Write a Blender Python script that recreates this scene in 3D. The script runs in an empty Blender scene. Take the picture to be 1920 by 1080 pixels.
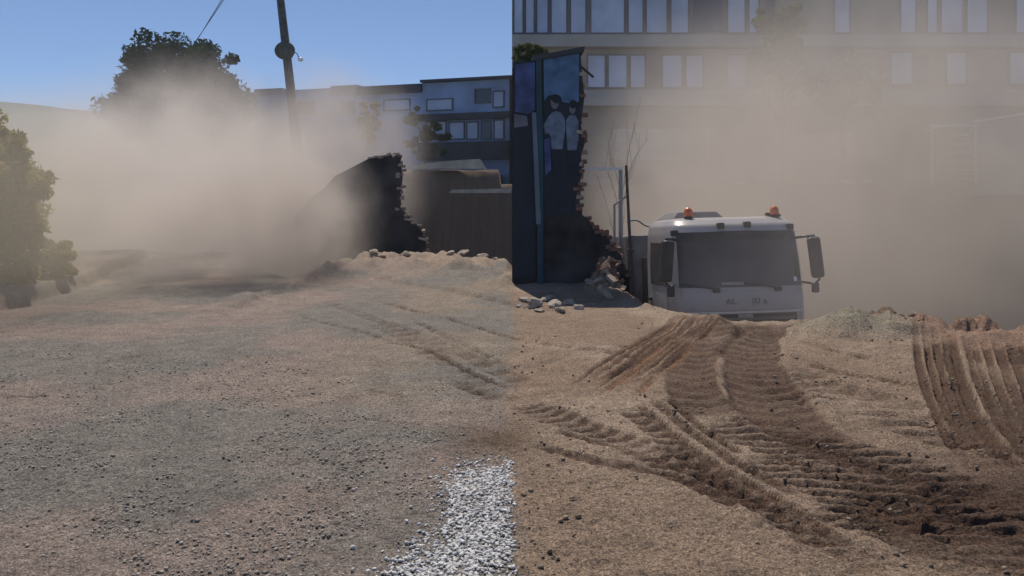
import bpy, bmesh, math, random
import numpy as np
from mathutils import Vector, Matrix
R = math.radians
random.seed(7)
rng = np.random.default_rng(7)
scene = bpy.context.scene
col = scene.collection

# ------------------------------------------------------------------ camera
F, HY, H = 1500.0, 370.0, 1.7            # focal length in pixels of a 1920 wide picture, horizon row, eye height
cam_d = bpy.data.cameras.new('camera')
cam = bpy.data.objects.new('camera', cam_d); col.objects.link(cam)
cam.location = (0, 0, H); cam.rotation_euler = (R(90), 0, 0)
cam_d.sensor_width = 36; cam_d.lens = F / 1920 * 36
cam_d.shift_y = -(540 - HY) / 1920
cam_d.clip_start = 0.05; cam_d.clip_end = 5000
scene.camera = cam

# ------------------------------------------------------------------ sky, sun, exposure
SUN_AZ, SUN_EL = R(-14), R(58)
world = bpy.data.worlds.new('World'); scene.world = world; world.use_nodes = True
wn = world.node_tree.nodes; wl = world.node_tree.links
wn.clear()
sky = wn.new('ShaderNodeTexSky'); sky.sky_type = 'NISHITA'; sky.sun_disc = False
sky.sun_elevation = SUN_EL; sky.sun_rotation = SUN_AZ
sky.air_density = 1.0; sky.dust_density = 0.0; sky.ozone_density = 6.0; sky.altitude = 4000
bg = wn.new('ShaderNodeBackground'); bg.inputs['Strength'].default_value = 0.094
wo = wn.new('ShaderNodeOutputWorld')
wl.new(sky.outputs[0], bg.inputs[0]); wl.new(bg.outputs[0], wo.inputs[0])
sd = bpy.data.lights.new('sun', 'SUN'); sd.energy = 3.7; sd.angle = R(0.55); sd.color = (1.0, 0.91, 0.80)
sun = bpy.data.objects.new('sun', sd); col.objects.link(sun)
S = Vector((math.sin(SUN_AZ) * math.cos(SUN_EL), math.cos(SUN_AZ) * math.cos(SUN_EL), math.sin(SUN_EL)))
sun.rotation_euler = S.to_track_quat('Z', 'Y').to_euler(); sun.location = (20, 60, 60)
scene.view_settings.view_transform = 'Standard'; scene.view_settings.look = 'None'
scene.view_settings.exposure = 0.16; scene.view_settings.gamma = 1.0
scene.view_settings.use_curve_mapping = False
scene.cycles.max_bounces = 6; scene.cycles.diffuse_bounces = 2; scene.cycles.glossy_bounces = 2
scene.cycles.transmission_bounces = 4; scene.cycles.volume_bounces = 3
scene.cycles.transparent_max_bounces = 8
scene.cycles.volume_max_steps = 256; scene.cycles.volume_step_rate = 1.0
scene.cycles.use_denoising = True
scene.cycles.sample_clamp_indirect = 4.0

# ------------------------------------------------------------------ helpers
def at(px, py, Y):                        # point of the place seen at a pixel of the 1920x1080 photograph, Y metres away
    return Vector(((px - 960) / F * Y, Y, H + (HY - py) / F * Y))
def ax(px, Y): return (px - 960) / F * Y
def az(py, Y): return H + (HY - py) / F * Y
def ground_at(px, py):                    # point of flat ground at a pixel
    Y = H * F / (py - HY); return ((px - 960) / F * Y, Y)

def smooth(e0, e1, x):
    t = np.clip((x - e0) / (e1 - e0), 0, 1); return t * t * (3 - 2 * t)
def _hash(ix, iy, seed):
    h = (ix.astype(np.int64) * 374761393 + iy.astype(np.int64) * 668265263 + seed * 974711) & 0xffffffff
    h = ((h ^ (h >> 13)) * 1274126177) & 0xffffffff
    return ((h ^ (h >> 16)) & 0xffff) / 65535.0
def vnoise(x, y, seed=0):
    x = np.asarray(x, float); y = np.asarray(y, float)
    ix, iy = np.floor(x), np.floor(y); fx, fy = x - ix, y - iy
    fx = fx * fx * (3 - 2 * fx); fy = fy * fy * (3 - 2 * fy)
    a, b = _hash(ix, iy, seed), _hash(ix + 1, iy, seed); c, d = _hash(ix, iy + 1, seed), _hash(ix + 1, iy + 1, seed)
    return (a * (1 - fx) + b * fx) * (1 - fy) + (c * (1 - fx) + d * fx) * fy
def fbm(x, y, oct=4, seed=0):
    s, a, t = 0, 1.0, 0
    for k in range(oct):
        s = s + a * vnoise(x * 2 ** k + 17 * k, y * 2 ** k - 9 * k, seed + k); t += a; a *= 0.5
    return s / t                            # 0..1

def tag(o, label=None, cat=None, group=None, kind=None):
    if label: o['label'] = label
    if cat: o['category'] = cat
    if group: o['group'] = group
    if kind: o['kind'] = kind
    return o
def empty(name, loc, rz=0, rx=0, ry=0):
    o = bpy.data.objects.new(name, None); col.objects.link(o)
    o.location = loc; o.rotation_euler = (rx, ry, rz); o.empty_display_size = 0.2
    return o
def np_mesh(name, V, Fc, mat, parent=None, smooth_shade=False):
    V = np.asarray(V, np.float32); Fc = np.asarray(Fc, np.int32)
    me = bpy.data.meshes.new(name)
    n, k = Fc.shape
    me.vertices.add(len(V)); me.vertices.foreach_set('co', V.ravel())
    me.loops.add(n * k); me.loops.foreach_set('vertex_index', Fc.ravel())
    me.polygons.add(n); me.polygons.foreach_set('loop_start', np.arange(n, dtype=np.int32) * k)
    if smooth_shade: me.polygons.foreach_set('use_smooth', np.ones(n, bool))
    me.update(calc_edges=True); me.validate()
    if mat: me.materials.append(mat)
    o = bpy.data.objects.new(name, me); col.objects.link(o)
    if parent: o.parent = parent
    return o

class MB:
    def __init__(s): s.v = []; s.f = []
    def add(s, V, Fs):
        b = len(s.v); s.v += [tuple(p) for p in V]; s.f += [tuple(b + i for i in f) for f in Fs]; return s
    def box(s, x0, x1, y0, y1, z0, z1, M=None):
        V = [Vector(p) for p in ((x0,y0,z0),(x1,y0,z0),(x1,y1,z0),(x0,y1,z0),(x0,y0,z1),(x1,y0,z1),(x1,y1,z1),(x0,y1,z1))]
        if M: V = [M @ p for p in V]
        return s.add(V, [(0,3,2,1),(4,5,6,7),(0,1,5,4),(1,2,6,5),(2,3,7,6),(3,0,4,7)])
    def tube(s, pts, rad, n=8, cap=True):
        pts = [Vector(p) for p in pts]
        if not hasattr(rad, '__len__'): rad = [rad] * len(pts)
        rings = []
        up = Vector((0.31, 0.17, 0.93))
        V = []; Fs = []
        for i, p in enumerate(pts):
            d = (pts[min(i + 1, len(pts) - 1)] - pts[max(i - 1, 0)]).normalized()
            a = d.cross(up)
            if a.length < 1e-3: a = d.cross(Vector((1, 0, 0)))
            a.normalize(); b = d.cross(a)
            for k in range(n):
                t = 2 * math.pi * k / n
                V.append(p + (a * math.cos(t) + b * math.sin(t)) * rad[i])
        for i in range(len(pts) - 1):
            for k in range(n):
                Fs.append((i * n + k, i * n + (k + 1) % n, (i + 1) * n + (k + 1) % n, (i + 1) * n + k))
        if cap:
            Fs.append(tuple(range(n - 1, -1, -1))); Fs.append(tuple((len(pts) - 1) * n + k for k in range(n)))
        return s.add(V, Fs)
    def prism(s, poly, y0, y1):            # polygon in x,z extruded along y
        n = len(poly)
        V = [(x, y0, z) for x, z in poly] + [(x, y1, z) for x, z in poly]
        Fs = [tuple(range(n)), tuple(range(2 * n - 1, n - 1, -1))]
        Fs += [(i, i + n, (i + 1) % n + n, (i + 1) % n) for i in range(n)]
        return s.add(V, Fs)
    def build(s, name, mat, parent=None, bevel=0, smooth_shade=False):
        me = bpy.data.meshes.new(name); me.from_pydata([tuple(p) for p in s.v], [], s.f)
        bm = bmesh.new(); bm.from_mesh(me)
        bmesh.ops.recalc_face_normals(bm, faces=bm.faces)
        if bevel:
            bmesh.ops.bevel(bm, geom=[e for e in bm.edges if e.calc_face_angle(0) > 0.5], offset=bevel, segments=2, affect='EDGES', profile=0.5)
        if smooth_shade:
            for f in bm.faces: f.smooth = True
        bm.to_mesh(me); bm.free()
        if mat: me.materials.append(mat)
        o = bpy.data.objects.new(name, me); col.objects.link(o)
        if parent: o.parent = parent
        return o

def catmull(P, n=12):
    P = [np.array(p, float) for p in P]; P = [2 * P[0] - P[1]] + P + [2 * P[-1] - P[-2]]
    out = []
    for i in range(1, len(P) - 2):
        a, b, c, d = P[i - 1:i + 3]
        for t in np.linspace(0, 1, n, endpoint=False):
            out.append(0.5 * (2 * b + (c - a) * t + (2 * a - 5 * b + 4 * c - d) * t * t + (3 * b - a - 3 * c + d) * t ** 3))
    out.append(P[-2]); return np.array(out)

# ------------------------------------------------------------------ materials
def mat(name, c, rough=0.85, vary=0.25, scale=6.0, bump=0.0, bscale=40.0, spec=0.3, metal=0.0, c2=None, detail=5, gen='Object', trans=0.0):
    m = bpy.data.materials.new(name); m.use_nodes = True
    nt = m.node_tree; n = nt.nodes; b = n['Principled BSDF']
    b.inputs['Roughness'].default_value = rough; b.inputs['Metallic'].default_value = metal
    b.inputs['Specular IOR Level'].default_value = spec
    tc = n.new('ShaderNodeTexCoord')
    nz = n.new('ShaderNodeTexNoise'); nz.inputs['Scale'].default_value = scale; nz.inputs['Detail'].default_value = detail
    nt.links.new(tc.outputs[gen], nz.inputs['Vector'])
    rp = n.new('ShaderNodeValToRGB')
    lo = [x * (1 - vary) for x in c]; hi = [min(1, x * (1 + vary)) for x in (c2 or c)]
    rp.color_ramp.elements[0].position = 0.3; rp.color_ramp.elements[0].color = (*lo, 1)
    rp.color_ramp.elements[1].position = 0.7; rp.color_ramp.elements[1].color = (*hi, 1)
    nt.links.new(nz.outputs['Fac'], rp.inputs['Fac']); nt.links.new(rp.outputs['Color'], b.inputs['Base Color'])
    if bump:
        n2 = n.new('ShaderNodeTexNoise'); n2.inputs['Scale'].default_value = bscale; n2.inputs['Detail'].default_value = 6
        nt.links.new(tc.outputs[gen], n2.inputs['Vector'])
        bp = n.new('ShaderNodeBump'); bp.inputs['Strength'].default_value = bump; bp.inputs['Distance'].default_value = 0.05
        nt.links.new(n2.outputs['Fac'], bp.inputs['Height']); nt.links.new(bp.outputs['Normal'], b.inputs['Normal'])
    return m
def leaf_mat(name, c1, c2, trans=0.35):
    m = bpy.data.materials.new(name); m.use_nodes = True
    nt = m.node_tree; n = nt.nodes; n.clear()
    out = n.new('ShaderNodeOutputMaterial'); d = n.new('ShaderNodeBsdfDiffuse'); t = n.new('ShaderNodeBsdfTranslucent'); mx = n.new('ShaderNodeMixShader')
    tc = n.new('ShaderNodeTexCoord'); nz = n.new('ShaderNodeTexNoise'); nz.inputs['Scale'].default_value = 1.6; nz.inputs['Detail'].default_value = 6
    rp = n.new('ShaderNodeValToRGB'); rp.color_ramp.elements[0].position = 0.35; rp.color_ramp.elements[1].position = 0.68
    rp.color_ramp.elements[0].color = (*c1, 1); rp.color_ramp.elements[1].color = (*c2, 1)
    L = nt.links.new
    L(tc.outputs['Object'], nz.inputs['Vector']); L(nz.outputs['Fac'], rp.inputs['Fac'])
    L(rp.outputs['Color'], d.inputs['Color']); L(rp.outputs['Color'], t.inputs['Color'])
    mx.inputs['Fac'].default_value = trans; L(d.outputs[0], mx.inputs[1]); L(t.outputs[0], mx.inputs[2]); L(mx.outputs[0], out.inputs['Surface'])
    return m
M = {
    'plaster_shaded': mat('shaded_plaster', (0.05, 0.045, 0.046), 0.9, 0.7, 1.6, 0.6, 22),  # shade on the wall's near face is put into this plaster colour
    'brick': mat('red_brick', (0.22, 0.125, 0.09), 0.9, 0.35, 5, 0.5, 60),
    'brick_pale': mat('pale_brick', (0.40, 0.32, 0.25), 0.9, 0.3, 5, 0.5, 60),
    'stone': mat('pale_stone', (0.42, 0.36, 0.29), 0.9, 0.3, 6, 0.6, 30),
    'gravel': mat('grey_gravel', (0.33, 0.29, 0.24), 0.9, 0.55, 14, 0, gen='Object'),
    'gravel_white': mat('white_gravel', (0.54, 0.53, 0.51), 0.85, 0.6, 42),
    'clod': mat('earth_clod', (0.26, 0.195, 0.14), 0.95, 0.4, 9, 0.5, 40),
    'wall_tan': mat('tan_render', (0.25, 0.22, 0.195), 0.9, 0.4, 0.35, 0.3, 12),
    'slab': mat('grey_slab', (0.36, 0.345, 0.33), 0.9, 0.15, 0.8, 0.2, 10),
    'wall_shade_blue': mat('shade_blue_render', (0.29, 0.40, 0.63), 0.9, 0.3, 0.5, 0.2, 10),  # white wall; the blue of its shade is put into the colour
    'wall_dark': mat('dark_render', (0.055, 0.06, 0.075), 0.9, 0.3, 0.7),
    'panel_blue': mat('pale_blue_panel', (0.42, 0.52, 0.70), 0.5, 0.25, 0.5),
    'blind': mat('pale_blind', (0.47, 0.53, 0.70), 0.35, 0.28, 0.45, spec=0.5),
    'glass_dark': mat('dark_glass', (0.035, 0.045, 0.065), 0.08, 0.2, 1.0, spec=0.6),
    'frame': mat('dark_frame', (0.10, 0.11, 0.145), 0.6, 0.2, 3),
    'white': mat('white_paint', (0.72, 0.70, 0.67), 0.45, 0.08, 3),
    'cab': mat('cab_paint', (0.43, 0.405, 0.395), 0.32, 0.14, 1.6, 0.05, 20, spec=0.5, c2=(0.39, 0.355, 0.325)),
    'black': mat('black_plastic', (0.045, 0.041, 0.04), 0.5, 0.2, 8),
    'rubber': mat('tyre_rubber', (0.03, 0.028, 0.026), 0.85, 0.4, 8, 0.3, 40),
    'rim': mat('steel_rim', (0.35, 0.33, 0.31), 0.5, 0.2, 6, metal=0.6),
    'windscreen': mat('windscreen_glass', (0.075, 0.065, 0.06), 0.22, 0.4, 1.1, spec=0.5),
    'amber': mat('amber_lens', (0.75, 0.17, 0.04), 0.15, 0.15, 8, spec=0.7),
    'tipper': mat('tipper_steel', (0.17, 0.16, 0.16), 0.6, 0.25, 3),
    'wood': mat('pole_wood', (0.11, 0.10, 0.095), 0.9, 0.35, 5, 0.4, 30),
    'steel': mat('rusty_steel', (0.09, 0.065, 0.055), 0.7, 0.4, 9),
    'cable': mat('black_cable', (0.02, 0.02, 0.022), 0.6, 0.1, 5),
    'coil': mat('grey_green_coil', (0.10, 0.105, 0.085), 0.8, 0.3, 8),
    'ceramic': mat('white_ceramic', (0.8, 0.8, 0.8), 0.2, 0.05, 5, spec=0.6),
    'print_sky': mat('print_sky_blue', (0.085, 0.165, 0.31), 0.6, 0.45, 3),
    'print_violet': mat('print_violet_blue', (0.055, 0.075, 0.20), 0.6, 0.6, 3),
    'print_dark': mat('print_dark_navy', (0.014, 0.02, 0.034), 0.6, 0.3, 2.0),
    'print_hair': mat('print_hair', (0.014, 0.018, 0.028), 0.7, 0.2, 3),
    'print_shirt': mat('print_shirt', (0.13, 0.165, 0.235), 0.7, 0.5, 5),
    'print_skin': mat('print_skin', (0.15, 0.14, 0.17), 0.7, 0.2, 4),
    'strip': mat('pale_blue_strip', (0.13, 0.17, 0.22), 0.7, 0.2, 2.0),
    'teal': mat('teal_post', (0.02, 0.06, 0.085), 0.6, 0.3, 2.0),
    'concrete': mat('broken_concrete', (0.42, 0.41, 0.37), 0.9, 0.25, 2.0, 0.5, 14),
    'bark': mat('bark', (0.10, 0.08, 0.06), 0.95, 0.35, 6, 0.6, 25),
    'hill': mat('far_hill', (0.10, 0.12, 0.085), 1.0, 0.45, 0.014, c2=(0.16, 0.165, 0.115), detail=8),
    'roof_far': mat('far_house_wall', (0.55, 0.52, 0.48), 0.9, 0.1, 0.3),
    'leaf_dark': leaf_mat('dark_green_leaf', (0.035, 0.055, 0.03), (0.085, 0.105, 0.055), 0.3),
    'leaf_yellow': leaf_mat('yellow_green_leaf', (0.22, 0.19, 0.05), (0.34, 0.28, 0.09), 0.5),
    'leaf_olive': leaf_mat('olive_leaf', (0.09, 0.10, 0.04), (0.16, 0.17, 0.07), 0.35),
}

# ------------------------------------------------------------------ ground: one sheet, with the pit, the ramp, ruts and spoil
EX = np.array([-60, -30, -12, -8.2, -7.2, -5.6, -4.6, -4.35, -4.1, -3.9, -1.5, -0.2, 0.25, 1.55, 1.95, 2.15, 2.6, 3.0, 3.9, 4.9, 5.4, 6.0, 8, 12, 60.])
EY = np.array([27, 26, 25, 24.5, 21.4, 18.2, 16.4, 17.0, 20.5, 22.6, 21.5, 19.6, 17.6, 16.6, 14.6, 12.4, 11.7, 11.35, 11.0, 10.35, 10.0, 9.35, 8.6, 8.0, 8.])
def edge_y(x): return np.interp(x, EX, EY)
def bank_x(y): return np.interp(y, [0, 8, 12.1, 15, 24, 60], [-6.6, -7.2, -7.65, -8.1, -10.6, -14])
BANK_TOP_L, BANK_TOP_R = 3.0, 2.3

TRACKS = []
def track(px_pts, width, depth, lug=0.0, period=0.3, slant=0.0, dark=0.8, berm=0.5, tint=0, fade=0.12, two=None):
    TRACKS.append(dict(p=catmull([ground_at(*q) for q in px_pts], 10), w=width, d=depth * 0.5, lug=lug * 0.42, per=period, sl=slant, dark=dark, berm=berm, tint=tint, fade=fade, two=two))
track([(1452,604),(1412,645),(1410,690),(1440,750),(1490,800),(1560,838)], 0.62, 0.085, 0.014, 0.26, 0.6, 2.6, 0.8)
track([(1392,604),(1330,648),(1300,690),(1305,740),(1350,790)], 0.52, 0.05, 0.025, 0.3, 0.5, 1.7, 0.5)
track([(1330,592),(1250,640),(1185,690),(1110,738)], 0.85, 0.02, 0.012, 0.36, 0.9, 0.6, 0.2, 1, 0.25)
for k in range(9):
    o_ = -46 + 13 * k + random.uniform(-3, 3)
    track([(1318 + o_ * .75, 592 + k), (1245 + o_, 640), (1178 + o_ * 1.15, 690 + random.uniform(-8, 8)), (1105 + o_ * 1.3, 735 + random.uniform(-14, 8))], random.uniform(.05, .09), random.uniform(.03, .06), 0, 0.3, 0, random.uniform(.5, 1.3), 0.6, 0, 0.3)
def comb(pts, w, per, dark, tilt=0.12, d=.035, lug=.065): track(pts, w, d, lug, per, 0, min(1.19, dark * 1.4), .35, 0, .12, tilt)
comb([(1330,785),(1430,815),(1560,865),(1720,935),(1930,1040)], 0.60, 0.135, 0.8)
comb([(1480,820),(1600,850),(1760,895),(1940,955)], 0.50, 0.15, 0.65, -.05)
comb([(1400,850),(1520,900),(1660,970),(1800,1060)], 0.42, 0.125, 0.6, .2)
comb([(1560,940),(1700,985),(1900,1035),(2050,1075)], 0.7, 0.12, 1.0, .08, .045, .06)
comb([(1720,925),(1830,945),(1980,985)], 0.7, 0.13, 1.0, -.1)
comb([(1440,700),(1520,745),(1640,780),(1790,830),(1930,880)], 0.45, 0.22, 0.4, .1)
track([(1175,760),(1240,815),(1310,870),(1420,945),(1580,1050)], 0.20, 0.04, 0.045, 0.17, 0.7, 1.19, 0.6)
track([(1195,755),(1265,812),(1340,868),(1460,940),(1620,1040)], 0.09, 0.05, 0.02, 0.22, 0.5, 1.5, 0.35)
track([(1225,752),(1300,808),(1385,868),(1500,935)], 0.10, 0.05, 0.02, 0.2, 0.5, 1.5, 0.35)
track([(1250,750),(1310,795),(1390,850)], 0.08, 0.05, 0.02, 0.2, 0.5, 1.4, 0.35)
track([(1290,860),(1400,930),(1540,1010),(1690,1080)], 0.24, 0.04, 0.04, 0.15, -0.6, 0.7, 0.5)
track([(965,745),(1060,782),(1170,822),(1300,888),(1420,960)], 0.34, 0.03, 0.035, 0.16, 0.5, 1.0, 0.4)
track([(1000,830),(1120,862),(1270,898),(1400,955)], 0.14, 0.04, 0.02, 0.2, 0.5, 1.2, 0.5)
track([(1040,800),(1150,836),(1260,872),(1370,920)], 0.10, 0.04, 0.02, 0.2, 0.5, 1.2, 0.5)
track([(1000,640),(1100,655),(1200,668)], 0.2, 0.03, 0.02, 0.3, 0.5, 0.4, 0.5)
track([(1250,640),(1190,690),(1130,735)], 0.10, 0.03, 0.0, 0.3, 0.5, 0.8, 0.5, 1)
track([(1310,630),(1250,690),(1190,745)], 0.08, 0.03, 0.0, 0.3, 0.5, 0.8, 0.5, 1)
for k, x0 in enumerate((1718, 1732, 1750, 1768, 1788, 1806, 1826, 1846, 1866, 1888, 1908)):
    a = x0 + random.uniform(-4, 4)
    track([(a, 628 + k * 2.5), (a + 8 + k, 690), (a + 30 + k * 2, 760), (a + 75 + 4 * k, 840), (a + 150 + 8 * k, 915)], random.uniform(.045, .11), random.uniform(.06, .10), 0, 0.3, 0.2, random.uniform(.9, 2.0), 0.9, 0, 0.25)
track([(1480,668),(1560,700),(1660,720),(1740,735)], 0.16, 0.05, 0.01, 0.3, 0, 0.5, 0.9)  # shadow streak, its dark put into the soil colour along a shallow groove
track([(1480,690),(1560,730),(1680,760),(1800,800)], 0.4, 0.03, 0.03, 0.3, 0.5, 0.45, 0.6)
track([(1505,648),(1560,664),(1640,680)], 0.12, 0.05, 0.01, 0.3, 0, 0.5, 0.9)
track([(700,560),(800,585),(900,612),(1000,640)], 0.10, 0.05, 0.01, 0.4, 0, 0.7, 0.8)
track([(720,640),(800,655),(880,690),(960,725)], 0.08, 0.05, 0.0, 0.4, 0, 0.7, 0.8)
track([(780,600),(860,640),(950,680)], 0.12, 0.04, 0.02, 0.3, 0, 0.7, 0.8)
track([(820,700),(900,730),(980,745)], 0.16, 0.03, 0.03, 0.2, 0, 0.7, 0.5)
track([(560,590),(640,612),(740,640)], 0.1, 0.04, 0.02, 0.3, 0, 0.5, 0.5)
track([(180,690),(250,672),(310,668)], 0.14, 0.04, 0.02, 0.3, 0, 0.4, 0.5)
# the older ruts of the left half
track([(600,560),(690,590),(780,625),(880,665),(960,700),(1040,725)], 0.22, 0.05, 0.03, 0.4, 0.5, 0.45, 0.7)
track([(690,515),(770,530),(860,545),(950,565),(1040,580),(1110,590)], 0.3, 0.07, 0.02, 0.5, 0.4, 0.3, 0.9)
track([(680,600),(780,640),(870,700),(960,760)], 0.3, 0.02, 0.03, 0.3, 0.5, 0.3, 0.3)
track([(675,778),(760,785),(880,800),(960,812)], 0.06, 0.03, 0, 0.3, 0, 0.4, 0.5)
track([(0,744),(50,743),(95,741)], 0.07, 0.05, 0, 0.3, 0, 0.4, 0.5)
track([(680,728),(720,733),(760,740)], 0.05, 0.025, 0, 0.3, 0, 0.3, 0.5)

def terrain_height(X, Y, fine=True):
    z = 0.16 * (fbm(X * 0.22, Y * 0.22, 3, 1) - 0.5) * smooth(3.0, 8, Y)
    z = z + 0.05 * (fbm(X * 1.1, Y * 1.1, 4, 5) - 0.5)
    z = z - 0.03 * smooth(-9, -12, X)
    ey = edge_y(X) + 0.55 * (fbm(X * 0.8, Y * 0.3, 3, 9) - 0.5)
    d = Y - ey
    # low bank on the far left, its dark face towards the track
    s = bank_x(Y) - X + 0.3 * (fbm(X * .7, Y * .7, 3, 31) - .5)
    z = z + 0.24 * smooth(0, 0.22, s) * smooth(6, 9, Y) * (1 - smooth(22, 25, Y))
    # spoil along the rim
    lump = fbm(X * 2.2, Y * 2.2, 4, 14)
    rim = np.exp(-((d + 0.9) / 1.0) ** 2)
    z = z + rim * (0.05 + 0.26 * (lump - 0.42)) * smooth(-5.5, -3.6, X)
    leftrim = smooth(-5.2, -4.0, X) * (1 - smooth(-.2, .1, X)) * np.exp(-((d + 2.2) / 2.0) ** 2)
    z = z + leftrim * (0.10 + 0.55 * (fbm(X * 1.7, Y * 1.4, 4, 19) - .42) + 0.16 * np.maximum(0, fbm(X * 5, Y * 4, 3, 21) - .5))
    m = np.exp(-(((X - 4.25) / 0.78) ** 4) - (((Y - 9.85) / 0.55) ** 4))
    z = z + m * (0.10 + 0.22 * (fbm(X * 3.1, Y * 3.1, 4, 23) - 0.45))
    crumb = smooth(-0.9, -0.05, d) * (1 - smooth(0.0, 0.6, d)) * smooth(4.0, 4.7, X)
    z = z + crumb * 0.6 * np.maximum(0, fbm(X * 4.5, Y * 4.5, 3, 27) - 0.45)
    z = z - 0.11 * np.exp(-((X - 3.45) / 0.65) ** 4) * smooth(-2.2, -0.4, d)
    # far bank
    top = np.where(X < -0.6, BANK_TOP_L, BANK_TOP_R)
    rampx = smooth(1.6, 2.3, X) * (1 - smooth(5.0, 6.4, X))
    drop_pit = 5.0 * smooth(0, 7.5, d) ** 0.9
    drop_ramp = 1.62 * smooth(-0.05, 1.5, d) + 0.10 * np.maximum(0, d - 1.6)
    drop = np.where(d > -0.1, drop_pit * (1 - rampx) + np.minimum(drop_ramp, 5.0) * rampx, 0)
    z = z * (1 - 0.6 * smooth(0.5, 3, d)) - np.maximum(drop, 0) + 0.35 * smooth(0.4, 3, d) * (fbm(X * .6, Y * .6, 4, 40) - .5)
    yb = 35.5 + 1.2 * (fbm(X * .35, Y * .05, 3, 44) - .5)
    rise = smooth(0, 2.2, Y - yb)
    z = z * (1 - rise) + rise * (top + 0.15 * (fbm(X * .5, Y * .5, 3, 47) - .5))
    return z, d

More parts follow.
